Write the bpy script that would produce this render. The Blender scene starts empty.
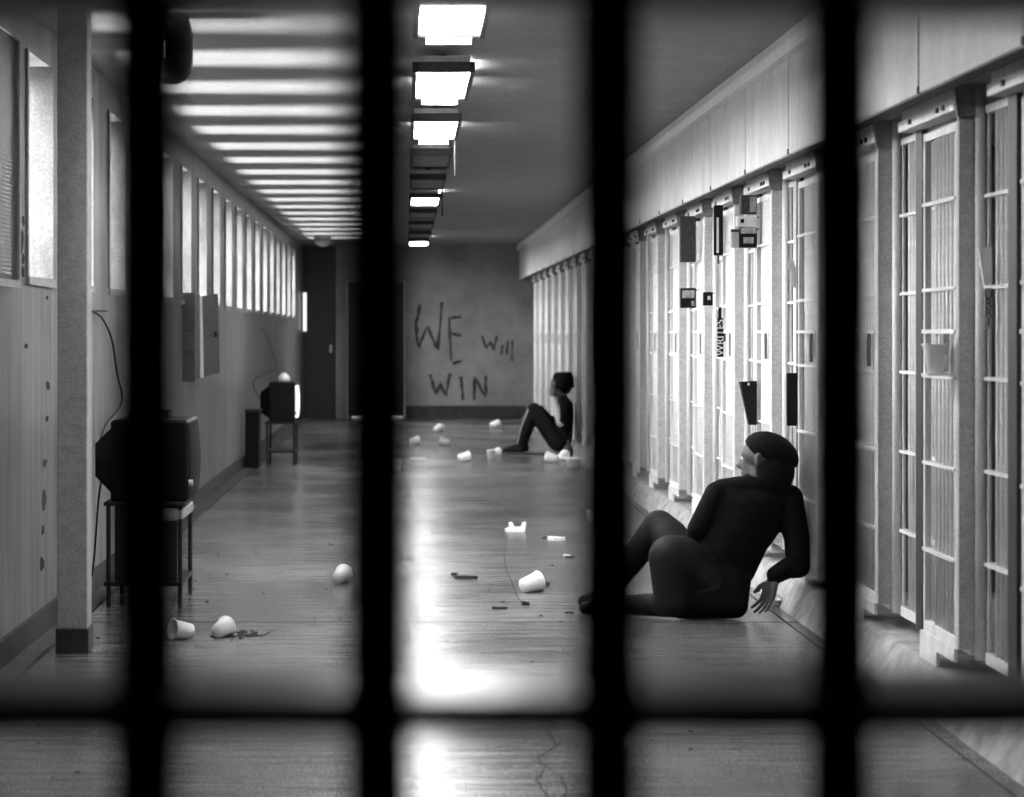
import bpy, bmesh, math, random
from mathutils import Vector, Matrix, Euler
random.seed(7)
S = bpy.context.scene
C = S.collection

# ------------------------------------------------------------------ camera, sky, exposure
F = 2100.0                      # focal length in pixels of the 1024 wide frame
VX, VY = 405.0, 333.0           # vanishing point of the corridor
H = 1.32                        # eye height
cam_d = bpy.data.cameras.new('camera')
cam = bpy.data.objects.new('camera', cam_d); C.objects.link(cam)
cam.location = (0, 0, H); cam.rotation_euler = (math.pi/2, 0, 0)
cam_d.sensor_fit = 'HORIZONTAL'; cam_d.sensor_width = 36
cam_d.lens = F/1024*36
cam_d.shift_x = (512-VX)/1024; cam_d.shift_y = -(398.5-VY)/1024
cam_d.clip_start = 0.05; cam_d.clip_end = 200
cam_d.dof.use_dof = True; cam_d.dof.focus_distance = 10.5; cam_d.dof.aperture_fstop = 3.5
S.camera = cam
S.view_settings.view_transform = 'Standard'; S.view_settings.look = 'None'
S.view_settings.exposure = 1.55; S.view_settings.gamma = 1.0
S.view_settings.use_curve_mapping = False
S.cycles.max_bounces = 8; S.cycles.diffuse_bounces = 4; S.cycles.transparent_max_bounces = 12
S.cycles.sample_clamp_indirect = 4.0; S.cycles.use_denoising = True

w = bpy.data.worlds.new('overcast_sky'); S.world = w; w.use_nodes = True
w.node_tree.nodes['Background'].inputs[0].default_value = (.8, .8, .8, 1)
w.node_tree.nodes['Background'].inputs[1].default_value = 16.0
_n = w.node_tree.nodes; _l = w.node_tree.links           # pale overcast above the horizon, dark ground below it
_tc = _n.new('ShaderNodeTexCoord'); _sx = _n.new('ShaderNodeSeparateXYZ'); _rp = _n.new('ShaderNodeValToRGB')
_rp.color_ramp.elements[0].position = .0; _rp.color_ramp.elements[0].color = (.05, .05, .05, 1)
_rp.color_ramp.elements[1].position = .06; _rp.color_ramp.elements[1].color = (.8, .8, .8, 1)
_l.new(_tc.outputs['Generated'], _sx.inputs[0]); _l.new(_sx.outputs['Z'], _rp.inputs[0]); _l.new(_rp.outputs[0], _n['Background'].inputs[0])

# added upward sun, standing in for light off the yard, through the left windows
sd = bpy.data.lights.new('yard_light_standin', 'SUN'); sd.energy = 7.5; sd.angle = math.radians(14)
so = bpy.data.objects.new('yard_light_standin', sd); C.objects.link(so)
so.location = (-12, 18, -6)
so.rotation_euler = Vector((1, 0, .72)).to_track_quat('-Z', 'Y').to_euler()

LAMP = 26.0                     # strength of a lit fluorescent fitting

def P(x, y, Y):                 # a measured direction carried to its real depth
    return Vector(((x-VX)*Y/F, Y, H-(y-VY)*Y/F))
def PX(x, y, X):                # same, onto the plane X = const
    return P(x, y, F*X/(x-VX))
def PF(x, y, z=0.0):            # same, onto the level z
    return P(x, y, F*(H-z)/(y-VY))

# ------------------------------------------------------------------ materials
def mat(name, v, rough=.6, metal=0, spec=.5, noise=None, bump=None, emit=0, contrast=.25, stretch=(1,1,1), rnoise=None, fine=0):
    m = bpy.data.materials.new(name); m.use_nodes = True
    nt = m.node_tree; b = nt.nodes['Principled BSDF']
    b.inputs['Base Color'].default_value = (v, v, v, 1)
    b.inputs['Roughness'].default_value = rough; b.inputs['Metallic'].default_value = metal
    b.inputs['Specular IOR Level'].default_value = spec
    if emit:
        b.inputs['Emission Color'].default_value = (1, 1, 1, 1); b.inputs['Emission Strength'].default_value = emit
    tc = nt.nodes.new('ShaderNodeTexCoord'); mp = nt.nodes.new('ShaderNodeMapping')
    mp.inputs['Scale'].default_value = stretch
    nt.links.new(tc.outputs['Object'], mp.inputs[0])
    if noise is None: noise = 9
    n = nt.nodes.new('ShaderNodeTexNoise'); n.inputs['Scale'].default_value = noise; n.inputs['Detail'].default_value = 6
    n.inputs['Roughness'].default_value = .65
    nt.links.new(mp.outputs[0], n.inputs['Vector'])
    r = nt.nodes.new('ShaderNodeValToRGB')
    lo, hi = v*(1-contrast), min(1, v*(1+contrast))
    r.color_ramp.elements[0].position = .3; r.color_ramp.elements[0].color = (lo, lo, lo, 1)
    r.color_ramp.elements[1].position = .7; r.color_ramp.elements[1].color = (hi, hi, hi, 1)
    nt.links.new(n.outputs['Fac'], r.inputs[0])
    if fine:                                   # pitted, speckled paint
        nf = nt.nodes.new('ShaderNodeTexNoise'); nf.inputs['Scale'].default_value = 95; nf.inputs['Detail'].default_value = 3; nf.inputs['Roughness'].default_value = .8
        nt.links.new(tc.outputs['Object'], nf.inputs['Vector'])
        mf = nt.nodes.new('ShaderNodeMapRange'); mf.inputs[1].default_value = .32; mf.inputs[2].default_value = .68
        mf.inputs[3].default_value = 1-fine; mf.inputs[4].default_value = 1+fine*.6
        nt.links.new(nf.outputs['Fac'], mf.inputs[0])
        vm = nt.nodes.new('ShaderNodeVectorMath'); vm.operation = 'SCALE'
        nt.links.new(r.outputs[0], vm.inputs[0]); nt.links.new(mf.outputs[0], vm.inputs['Scale']); nt.links.new(vm.outputs[0], b.inputs['Base Color'])
    else: nt.links.new(r.outputs[0], b.inputs['Base Color'])
    if rnoise:
        mr = nt.nodes.new('ShaderNodeMapRange'); mr.inputs[1].default_value = .3; mr.inputs[2].default_value = .7
        mr.inputs[3].default_value = rnoise[0]; mr.inputs[4].default_value = rnoise[1]
        nt.links.new(n.outputs['Fac'], mr.inputs[0]); nt.links.new(mr.outputs[0], b.inputs['Roughness'])
    if bump:
        bn = nt.nodes.new('ShaderNodeBump'); bn.inputs['Strength'].default_value = bump[0]; bn.inputs['Distance'].default_value = .01
        n2 = nt.nodes.new('ShaderNodeTexNoise'); n2.inputs['Scale'].default_value = bump[1]; n2.inputs['Detail'].default_value = 4
        nt.links.new(mp.outputs[0], n2.inputs['Vector'])
        nt.links.new(n2.outputs['Fac'], bn.inputs['Height']); nt.links.new(bn.outputs[0], b.inputs['Normal'])
    return m

M = {}
M['ceiling'] = mat('ceiling_paint', .28, .7, noise=3, contrast=.12, bump=(.05, 60), fine=.35)
M['wall'] = mat('wall_paint', .22, .32, noise=2.2, contrast=.6, stretch=(1, 5, .45), bump=(.08, 14), fine=.35)
M['endwall'] = mat('end_wall_plaster', .30, .8, noise=2.0, contrast=.28, bump=(.15, 20), fine=.5)
M['fascia'] = mat('fascia_panel_paint', .80, .5, noise=5, contrast=.15, stretch=(1, 1, .5), fine=.2)
M['soffit'] = mat('soffit_paint', .22, .7, noise=12, contrast=.5)
M['steel_white'] = mat('white_enamelled_steel', .88, .42, noise=18, contrast=.14, stretch=(1, 1, .15), fine=.15)
M['steel_grey'] = mat('grey_painted_steel', .42, .5, noise=25, contrast=.18, fine=.3)
M['post'] = mat('pale_grey_post_paint', .62, .5, noise=25, contrast=.15, fine=.3)
M['jamb'] = mat('dark_grey_jamb', .035, .5, noise=25, contrast=.2)  # jamb strips in one very dark grey
M['steel_dark'] = mat('dark_steel', .018, .55, noise=20, contrast=.4)
M['black_bar'] = mat('black_gate_paint', .010, .75, spec=.15, noise=30, contrast=.5)
M['strap'] = mat('handworn_gate_strap', .012, .33, spec=.55, noise=18, contrast=.4)
M['kerb'] = mat('kerb_concrete', .36, .75, noise=9, contrast=.45, bump=(.4, 25))
M['base'] = mat('dark_base_paint', .035, .5, noise=8, contrast=.5)
M['gutter'] = mat('dark_gutter', .05, .6, noise=7, contrast=.6)
M['cell'] = mat('cell_inside_paint', .16, .8, noise=3, contrast=.3)
M['crack'] = mat('crack_dirt', .03, .9)
M['paint_stroke'] = mat('graffiti_paint', .035, .8, noise=40, contrast=.6)
M['cup'] = mat('white_foam', .95, .6, noise=20, contrast=.06)
M['paper'] = mat('white_paper', .75, .7, noise=14, contrast=.12)
M['dirt'] = mat('black_debris', .02, .8)
M['plastic_black'] = mat('black_plastic', .006, .5, spec=.2)
M['wood_dark'] = mat('dark_wood', .05, .5, noise=6, contrast=.5, stretch=(1, 1, 6))
M['rag'] = mat('dark_cloth', .045, .9, noise=40, contrast=.5)
M['photo'] = mat('printed_picture', .30, .5, noise=22, contrast=.8)
M['ink'] = mat('white_lettering', .75, .6)
M['cloth_black'] = mat('black_jacket', .004, .8, spec=.08, noise=25, contrast=.5, bump=(.5, 22))
M['cloth_trouser'] = mat('dark_trousers', .009, .7, spec=.2, noise=20, contrast=.5, bump=(.5, 18))
M['skin'] = mat('skin', .07, .55, noise=16, contrast=.2)
M['hair'] = mat('black_hair', .004, .8, spec=.1, noise=60, contrast=.5, bump=(.6, 80))
M['shirt_light'] = mat('light_shirt', .42, .8, noise=14, contrast=.25)
M['shoe'] = mat('black_leather', .008, .5, spec=.2)
M['lens_on'] = mat('lit_diffuser', .8, .5, emit=LAMP)
M['lens_dim'] = mat('lit_diffuser_weaker', .8, .5, emit=LAMP*.55)
M['lens_added'] = mat('lit_diffuser_added', .7, .5, emit=LAMP*.34)  # only for the added fitting above the view
M['lens_off'] = mat('dead_diffuser', .05, .35, noise=40, contrast=.4)
M['screen'] = mat('glowing_screen', .5, .2, emit=.6)
M['slit'] = mat('lit_slit', .5, .3, emit=.5)
M['mesh_wire'] = mat('security_mesh', .12, .5)

def floor_mat():
    m = bpy.data.materials.new('worn_floor'); m.use_nodes = True
    nt = m.node_tree; b = nt.nodes['Principled BSDF']; L = nt.links.new
    tc = nt.nodes.new('ShaderNodeTexCoord')
    mp = nt.nodes.new('ShaderNodeMapping'); mp.inputs['Scale'].default_value = (1.2, 9, 1)
    L(tc.outputs['Object'], mp.inputs[0])
    n = nt.nodes.new('ShaderNodeTexNoise'); n.inputs['Scale'].default_value = 2.2; n.inputs['Detail'].default_value = 8; n.inputs['Roughness'].default_value = .7
    L(mp.outputs[0], n.inputs['Vector'])
    n2 = nt.nodes.new('ShaderNodeTexNoise'); n2.inputs['Scale'].default_value = .8; n2.inputs['Detail'].default_value = 5
    L(tc.outputs['Object'], n2.inputs['Vector'])
    n3 = nt.nodes.new('ShaderNodeTexNoise'); n3.inputs['Scale'].default_value = 160; n3.inputs['Detail'].default_value = 2
    L(tc.outputs['Object'], n3.inputs['Vector'])
    a = nt.nodes.new('ShaderNodeMath'); a.operation = 'ADD'; L(n.outputs['Fac'], a.inputs[0]); L(n2.outputs['Fac'], a.inputs[1])
    a2 = nt.nodes.new('ShaderNodeMath'); a2.operation = 'ADD'; L(a.outputs[0], a2.inputs[0])
    m3 = nt.nodes.new('ShaderNodeMapRange'); m3.inputs[3].default_value = -.35; m3.inputs[4].default_value = 1.35; L(n3.outputs['Fac'], m3.inputs[0]); L(m3.outputs[0], a2.inputs[1])
    d = nt.nodes.new('ShaderNodeMath'); d.operation = 'DIVIDE'; d.inputs[1].default_value = 3; L(a2.outputs[0], d.inputs[0])
    r = nt.nodes.new('ShaderNodeValToRGB')
    r.color_ramp.elements[0].position = .36; r.color_ramp.elements[0].color = (.018, .018, .018, 1)
    r.color_ramp.elements[1].position = .64; r.color_ramp.elements[1].color = (.21, .21, .21, 1)
    L(d.outputs[0], r.inputs[0]); L(r.outputs[0], b.inputs['Base Color'])
    mr = nt.nodes.new('ShaderNodeMapRange'); mr.inputs[1].default_value = .35; mr.inputs[2].default_value = .65
    mr.inputs[3].default_value = .16; mr.inputs[4].default_value = .34
    L(d.outputs[0], mr.inputs[0]); L(mr.outputs[0], b.inputs['Roughness'])
    b.inputs['Specular IOR Level'].default_value = .45
    bp = nt.nodes.new('ShaderNodeBump'); bp.inputs['Strength'].default_value = .2; bp.inputs['Distance'].default_value = .004
    L(n.outputs['Fac'], bp.inputs['Height']); L(bp.outputs[0], b.inputs['Normal'])
    return m
M['floor'] = floor_mat()

def glass_mat():
    m = bpy.data.materials.new('thin_window_glass'); m.use_nodes = True
    nt = m.node_tree; nt.nodes.remove(nt.nodes['Principled BSDF']); out = nt.nodes['Material Output']
    t = nt.nodes.new('ShaderNodeBsdfTransparent'); t.inputs[0].default_value = (.92, .92, .92, 1)
    g = nt.nodes.new('ShaderNodeBsdfGlossy'); g.inputs['Roughness'].default_value = .05
    mx = nt.nodes.new('ShaderNodeMixShader'); mx.inputs[0].default_value = .06
    nt.links.new(t.outputs[0], mx.inputs[1]); nt.links.new(g.outputs[0], mx.inputs[2]); nt.links.new(mx.outputs[0], out.inputs[0])
    return m
M['glass'] = glass_mat()

# ------------------------------------------------------------------ mesh helpers
def box(bm, x0, x1, y0, y1, z0, z1):
    v = [bm.verts.new((x, y, z)) for z in (z0, z1) for y in (y0, y1) for x in (x0, x1)]
    for f in ((0,2,3,1), (4,5,7,6), (0,1,5,4), (2,6,7,3), (0,4,6,2), (1,3,7,5)):
        bm.faces.new([v[i] for i in f])
    return v
def tube(bm, pts, r, seg=8, cap=True):
    pts = [Vector(p) for p in pts]; rings = []
    rr = r if isinstance(r, (list, tuple)) else [r]*len(pts)
    for i, p in enumerate(pts):
        t = (pts[min(i+1, len(pts)-1)]-pts[max(i-1, 0)]).normalized()
        a = Vector((0, 0, 1)) if abs(t.z) < .9 else Vector((1, 0, 0))
        u = t.cross(a).normalized(); v = t.cross(u)
        rings.append([bm.verts.new(p+(u*math.cos(k*2*math.pi/seg)+v*math.sin(k*2*math.pi/seg))*rr[i]) for k in range(seg)])
    for a, b in zip(rings, rings[1:]):
        for k in range(seg): bm.faces.new((a[k], a[(k+1) % seg], b[(k+1) % seg], b[k]))
    if cap: bm.faces.new(rings[0][::-1]); bm.faces.new(rings[-1])
def prism(bm, poly, axis, a0, a1):           # polygon in the two other axes, extruded along axis
    def mk(p, a):
        return {'x': (a, p[0], p[1]), 'y': (p[0], a, p[1]), 'z': (p[0], p[1], a)}[axis]
    A = [bm.verts.new(mk(p, a0)) for p in poly]; B = [bm.verts.new(mk(p, a1)) for p in poly]
    n = len(poly)
    for i in range(n): bm.faces.new((A[i], A[(i+1) % n], B[(i+1) % n], B[i]))
    bm.faces.new(A[::-1]); bm.faces.new(B)
def lathe(bm, prof, seg=20, cap0=True, cap1=True):
    rings = [[bm.verts.new((r*math.cos(k*2*math.pi/seg), r*math.sin(k*2*math.pi/seg), z)) for k in range(seg)] for r, z in prof]
    for a, b in zip(rings, rings[1:]):
        for k in range(seg): bm.faces.new((a[k], a[(k+1) % seg], b[(k+1) % seg], b[k]))
    if cap0: bm.faces.new(rings[0][::-1])
    if cap1: bm.faces.new(rings[-1])
def mesh(name, bm, m, bevel=0, smooth=False):
    if bevel:
        bmesh.ops.bevel(bm, geom=list(bm.edges), offset=bevel, segments=1, affect='EDGES', profile=.5)
    bmesh.ops.recalc_face_normals(bm, faces=bm.faces)
    me = bpy.data.meshes.new(name); bm.to_mesh(me); bm.free()
    for x in (m if isinstance(m, (list, tuple)) else [m]): me.materials.append(M[x])
    if smooth:
        for p in me.polygons: p.use_smooth = True
    return me
def link(name, me, parent=None, loc=(0,0,0), rot=None):
    o = bpy.data.objects.new(name, me); C.objects.link(o); o.location = loc
    if rot is not None: o.rotation_euler = rot
    if parent is not None: o.parent = parent
    return o
def obj(name, bm, m, parent=None, loc=(0,0,0), bevel=0, smooth=False, rot=None):
    return link(name, mesh(name, bm, m, bevel, smooth), parent, loc, rot)
def bobj(name, dims, m, parent=None, bevel=0, loc=(0,0,0)):
    bm = bmesh.new(); box(bm, *dims); return obj(name, bm, m, parent, loc, bevel)
def tag(o, label, cat, group=None):
    o['label'] = label; o['category'] = cat
    if group: o['group'] = group
    return o
def struct(o, label=None):
    o['kind'] = 'structure'
    if label: o['label'] = label
    return o
def thing(name, label, cat, loc=(0,0,0), rotz=0, group=None):
    o = bpy.data.objects.new(name, None); C.objects.link(o); o.location = loc; o.rotation_euler = (0, 0, rotz)
    o.empty_display_size = .1
    return tag(o, label, cat, group)

# ------------------------------------------------------------------ the setting
XL, XF, YE, ZC = -1.60, 1.76, 32.4, 2.68       # left wall, fascia, end wall, ceiling
ZFB = 2.14                                      # fascia bottom
Y0 = -2.2
XC = 4.3                                        # back of the cells
PITCH = 1.222

fl = struct(bobj('floor', (XL-.25, XC, Y0, YE+.3, -.2, 0), 'floor'), 'worn streaky concrete corridor floor')
ce = struct(bobj('ceiling', (XL-.25, XC, Y0, YE+.3, ZC, ZC+.2), 'ceiling'), 'painted flat corridor ceiling')

# left wall with its row of narrow windows
WZ0, WZ1 = 1.56, 2.52
WW = .60
wins = [8.88+PITCH*k for k in range(-1, 18)]     # near edge of each opening
bm = bmesh.new()
box(bm, XL-.25, XL, Y0, YE, 0, WZ0); box(bm, XL-.25, XL, Y0, YE, WZ1, ZC)
e = Y0
for y in wins:
    box(bm, XL-.25, XL, e, y, WZ0, WZ1); e = y+WW
box(bm, XL-.25, XL, e, YE, WZ0, WZ1)
wl = struct(obj('wall_left', bm, 'wall'), 'stained glossy painted left wall with narrow tall windows')
for i, y in enumerate(wins):
    bm = bmesh.new()                            # sash frame at the outer face
    box(bm, XL-.235, XL-.205, y, y+.03, WZ0, WZ1); box(bm, XL-.235, XL-.205, y+WW-.03, y+WW, WZ0, WZ1)
    box(bm, XL-.235, XL-.205, y+.03, y+WW-.03, WZ0, WZ0+.03); box(bm, XL-.235, XL-.205, y+.03, y+WW-.03, WZ1-.03, WZ1)
    f = struct(obj('window_%d' % (i+1), bm, 'steel_grey'))
    bobj('pane', (XL-.222, XL-.218, y+.03, y+WW-.03, WZ0+.03, WZ1-.03), 'glass', f)
    bobj('sill', (XL-.2, XL+.018, y-.03, y+WW+.03, WZ0-.035, WZ0), 'steel_grey', f)
    bm = bmesh.new()
    box(bm, XL, XL+.012, y-.035, y, WZ0, WZ1); box(bm, XL, XL+.012, y+WW, y+WW+.035, WZ0, WZ1)
    obj('casing', bm, 'wall', f)
struct(bobj('baseboard_left', (XL, XL+.022, Y0, YE, 0, .11), 'base'))
struct(bobj('trim_1', (XL+.022, XL+.11, Y0, YE, 0, .006), 'gutter'), 'dark gutter strip along the left wall')

# wall end with door openings
we = struct(bobj('wall_end', (XL, XC, YE, YE+.25, 0, ZC), 'endwall'), 'grey end wall with painted words')
struct(bobj('baseboard_end', (-.04, XF+.1, YE-.02, YE, 0, .20), 'base'))
d1 = struct(bobj('door_1', (XL+.03, -1.06, YE-.05, YE, 0, ZC-.02), 'steel_dark'), 'dark full-height steel door at the far left')
bobj('slit_window', (XL+.035, XL+.08, YE-.06, YE-.05, 1.35, 1.94), 'slit', d1)
bobj('handle', (-1.16, -1.12, YE-.09, YE-.05, 1.02, 1.14), 'steel_grey', d1)
bobj('panel', (XL+.14, -1.2, YE-.058, YE-.05, .2, 1.2), 'steel_dark', d1)
d2 = struct(bobj('door_2', (-.86, -.04, YE-.05, YE, .045, 2.1), 'steel_dark'), 'dark steel door with light showing under it')
bobj('door_frame', (-.90, -.86, YE-.06, YE, 0, 2.14), 'steel_grey', d2)
bobj('door_frame', (-.04, 0, YE-.06, YE, 0, 2.14), 'steel_grey', d2)
bobj('lit_gap', (-.80, -.06, YE-.015, YE-.005, .01, .042), 'slit', d2)
struct(bobj('wall_near', (XL, XC, Y0-.2, Y0, 0, ZC), 'cell'), 'wall behind the viewer')

# right: fascia, soffit, kerb, cell interiors
fb = struct(bobj('wall_right', (XF+.02, XF+.10, Y0, YE, ZFB+.01, ZC), 'steel_dark'), 'panelled fascia above the cell fronts')
k0 = -7
for k in range(k0, 21):
    ya, yb = 7.20+PITCH*k, 7.20+PITCH*(k+1)
    if yb > YE: yb = YE
    bm = bmesh.new(); box(bm, XF, XF+.02, ya+.012, yb-.012, ZFB, ZC-.10)
    obj('panel', bm, 'fascia', fb, bevel=.003)
    if ya > 3: bobj('joint_bolt', (XF-.004, XF+.019, ya-.011, ya+.011, ZFB, ZFB+.025), 'steel_dark', fb)
bm = bmesh.new()
prism(bm, [(XF-.035, ZC), (XF+.02, ZC), (XF+.02, ZC-.10), (XF-.03, ZC-.09), (XF-.045, ZC-.05)], 'y', Y0, YE)
struct(obj('trim_2', bm, 'steel_white'), 'pale moulding between ceiling and fascia')
struct(bobj('ceiling_cells', (XF+.10, XC, Y0, YE, ZFB+.03, ZFB+.10), 'soffit'), 'dark soffit above the cells')
bm = bmesh.new()
prism(bm, [(1.80, 0), (1.815, .02), (1.875, .125), (1.895, .135), (XC, .135), (XC, 0)], 'y', Y0, YE)
struct(obj('trim_3', bm, 'kerb'), 'worn concrete kerb under the cell fronts')
struct(bobj('wall_cells', (XC-.1, XC, Y0, YE, .135, ZFB+.03), 'cell'), 'back wall of the cells')
for k in range(-6, 21, 2):
    y = 7.21+PITCH*k
    if 0 < y < YE: struct(bobj('wall_partition_%d' % (k+7), (2.12, XC-.1, y-.05, y+.05, .135, ZFB+.03), 'cell'))

# floor joints and cracks
bobj('floor_joint', (XL+.11, 1.80, 9.585, 9.595, 0, .0012), 'crack', fl)
bobj('floor_joint', (1.735, 1.743, Y0, YE, 0, .0012), 'crack', fl)
bobj('floor_joint', (XL+.115, XL+.125, Y0, YE, 0, .0012), 'crack', fl)
def strip(bm, pts, wd, z=.0015):
    pts = [Vector((p[0], p[1], z)) for p in pts]; prev = None
    for i, p in enumerate(pts):
        t = (pts[min(i+1, len(pts)-1)]-pts[max(i-1, 0)]).normalized(); n = Vector((-t.y, t.x, 0))*wd/2*random.uniform(.5, 1.3)
        a, b = bm.verts.new(p+n), bm.verts.new(p-n)
        if prev: bm.faces.new((prev[0], prev[1], b, a))
        prev = (a, b)
for pts in ([(556, 722), (549, 733), (557, 745), (538, 758), (547, 768), (536, 780), (548, 797)],
            [(547, 768), (560, 776), (566, 790), (562, 800)], [(557, 745), (566, 740), (575, 741)]):
    q = []
    for a, b in zip(pts, pts[1:]):
        for s in range(4):
            t = s/4; q.append((a[0]+(b[0]-a[0])*t+random.uniform(-1.5, 1.5), a[1]+(b[1]-a[1])*t+random.uniform(-1, 1)))
    q.append(pts[-1])
    bm = bmesh.new(); strip(bm, [PF(*p) for p in q], .006); obj('crack', bm, 'crack', fl)
# flaked paint on the left wall
for (x, y, wd, h) in ((23, 220, .02, .05), (22, 240, .025, .13), (23, 258, .02, .05), (23, 272, .02, .06), (47, 298, .02, .02), (48, 385, .035, .04),
                      (47, 418, .03, .03), (45, 463, .035, .04), (44, 500, .04, .09), (43, 530, .03, .04), (42, 563, .035, .07), (26, 346, .03, .03)):
    p = PX(x, y, XL); bm = bmesh.new(); n = 9
    ring = []
    for i in range(n):
        a = i*2*math.pi/n; rr = random.uniform(.6, 1.2)
        ring.append((p.y+math.cos(a)*wd*1.6*rr, p.z+math.sin(a)*h/2*rr))
    prism(bm, ring, 'x', XL-.001, XL+.0012); obj('paint_chip', bm, 'crack', wl)

# ------------------------------------------------------------------ graffiti on the end wall
def gp(cx, cy): return P(400+cx/6.64, 290+cy/6.64, YE-.0015)
def stroke(parent, pts, wd=.045):
    bm = bmesh.new(); prev = None; q = []
    for a, b in zip(pts, pts[1:]):
        for s in range(5):
            t = s/5; q.append((a[0]+(b[0]-a[0])*t+random.uniform(-3, 3), a[1]+(b[1]-a[1])*t+random.uniform(-3, 3)))
    q.append(pts[-1]); q = [gp(*p) for p in q]
    for i, p in enumerate(q):
        t = (q[min(i+1, len(q)-1)]-q[max(i-1, 0)]).normalized(); n = Vector((-t.z, 0, t.x))*wd/2*random.uniform(.55, 1.25)
        f = [bm.verts.new(p+n+Vector((0, -.004, 0))), bm.verts.new(p-n+Vector((0, -.004, 0))), bm.verts.new(p-n), bm.verts.new(p+n)]
        if prev:
            for k in range(4): bm.faces.new((prev[k], prev[(k+1) % 4], f[(k+1) % 4], f[k]))
        else: bm.faces.new(f)
        prev = f
    bm.faces.new(prev[::-1]); obj('letter_stroke', bm, 'paint_stroke', parent)
for label, strokes in (
    ('large dark daubed word WE on the end wall', [[(130, 95), (105, 220), (108, 320), (122, 380), (180, 240), (252, 400), (278, 80)],
        [(325, 185), (405, 178)], [(328, 185), (340, 470)], [(340, 290), (405, 305)], [(345, 490), (410, 468)]]),
    ('small faint daubed word Will right of the large letters', [[(548, 305), (572, 390), (602, 340), (626, 405), (642, 305)], [(678, 365), (676, 430)],
        [(715, 335), (712, 430)], [(746, 335), (744, 475)]]),
    ('dark daubed word WIN low on the end wall', [[(200, 560), (240, 690), (265, 620), (306, 705), (332, 555)], [(405, 575), (418, 730)],
        [(492, 730), (495, 580), (568, 710), (572, 570)]])):
    t = thing('graffiti', label, 'graffiti', group='daubed words on the end wall')
    for s in strokes: stroke(t, s, .035 if 'small' in label else .05)

# ------------------------------------------------------------------ ceiling lights
ORD = ['first', 'second', 'third', 'fourth', 'fifth', 'sixth', 'seventh', 'eighth', 'ninth', 'tenth', 'eleventh', 'twelfth', 'thirteenth',
       'fourteenth', 'fifteenth', 'sixteenth', 'seventeenth', 'eighteenth', 'nineteenth', 'twentieth', 'twenty-first', 'twenty-second', 'twenty-third']
ZL = 2.565
def ceiling_light(k, on):
    y = 7.67+2.35*k; x0, x1, ln = .035, .335, 1.22
    t = thing('ceiling_light', '%s %s ceiling light counted from the viewer' % (ORD[k+1], 'glowing' if on else 'dark unlit'), 'ceiling light', (0, y, 0), 0, 'row of box lights on the ceiling')
    bm = bmesh.new(); box(bm, x0+.021, x1-.021, .02, ln-.05, ZL+.041, ZC-.035); obj('housing', bm, 'steel_grey', t)
    for yy in (.25, ln-.25): bobj('mount', (.165, .205, yy-.02, yy+.02, ZC-.035, ZC), 'steel_dark', t)
    bm = bmesh.new()                           # frame
    b = .022
    box(bm, x0, x0+b, 0, ln, ZL, ZL+.05); box(bm, x1-b, x1, 0, ln, ZL, ZL+.05)
    box(bm, x0+b, x1-b, 0, b, ZL, ZL+.05); box(bm, x0+b, x1-b, ln-b-.03, ln-.03, ZL, ZL+.05)
    obj('frame', bm, 'steel_dark', t, bevel=.002)
    lens = ('lens_off', 'lens_on', 'lens_dim', 'lens_added')[on]
    bm = bmesh.new(); box(bm, x0+b, x1-b, b, ln-b-.03, ZL+.012, ZL+.04); obj('diffuser', bm, lens, t)
    if k in (0, 1, 2):
        bm = bmesh.new(); prism(bm, [(ln-.028, ZL+.03), (ln+.02, ZL+.03), (ln+.02, ZL-.02), (ln-.01, ZL-.02)], 'x', x0+.055, x1-.055)
        obj('end_diffuser', bm, lens, t)
    if on:                                     # bare tube glowing through the gap above the housing
        bm = bmesh.new(); tube(bm, [(x1-.015, .45, ZC-.022), (x1-.015, .80, ZC-.022)], .008, 6)
        if k in (1, 5, 9): obj('tube', bm, 'lens_on', t)
        else: bm.free()
    if k in (2, 4):
        bm = bmesh.new(); tube(bm, [(x1-.012, ln-.03, ZL+.02), (x1-.012, ln-.03, ZL-.23)], .007, 6); obj('hanging_rod', bm, 'steel_dark', t)
for k, on in enumerate((3, 2, 1, 1, 0, 0, 1, 0, 0, 0, 1)): ceiling_light(k-1, on)  # nearest one is added out of view to brighten the near cells

# ------------------------------------------------------------------ cell fronts
XD, XR = 1.905, 1.985          # door plane, recessed grille plane
ZB, ZT = .235, 2.045
CZ = [.535, .850, 1.165, 1.475, 1.785]
SH = {}
def shared(key, fn):
    if key not in SH: SH[key] = fn()
    return SH[key]
def m_bar(r, h):
    bm = bmesh.new(); tube(bm, [(0, 0, 0), (0, 0, h)], r, 6); return mesh('bar', bm, 'steel_white', smooth=True)
def m_box(name, d, m, bevel=0):
    bm = bmesh.new(); box(bm, *d); return mesh(name, bm, m, bevel)
DW = .46                      # door leaf
def m_door_frame():
    bm = bmesh.new()
    box(bm, XD-.012, XD+.012, 0, .02, ZB, ZT); box(bm, XD-.012, XD+.012, DW-.02, DW, ZB, ZT)
    box(bm, XD-.012, XD+.012, .02, DW-.02, ZT-.03, ZT); box(bm, XD-.012, XD+.012, .02, DW-.02, ZB, ZB+.04)
    return mesh('door', bm, 'steel_white', .002)
def m_grille_frame():
    bm = bmesh.new()
    box(bm, XR-.006, XR+.006, PITCH-.084, PITCH-.072, ZB, ZT+.02)
    box(bm, XR-.012, XR+.012, .12, PITCH-.072, ZT+.02, ZT+.05); box(bm, XR-.012, XR+.012, .12, PITCH-.072, ZB-.04, ZB)
    return mesh('grille', bm, 'steel_white', .002)
def m_post():
    bm = bmesh.new(); box(bm, 1.895, 1.95, -.022, 0, ZB, ZFB+.03); return mesh('post', bm, 'post', .002)
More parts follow.
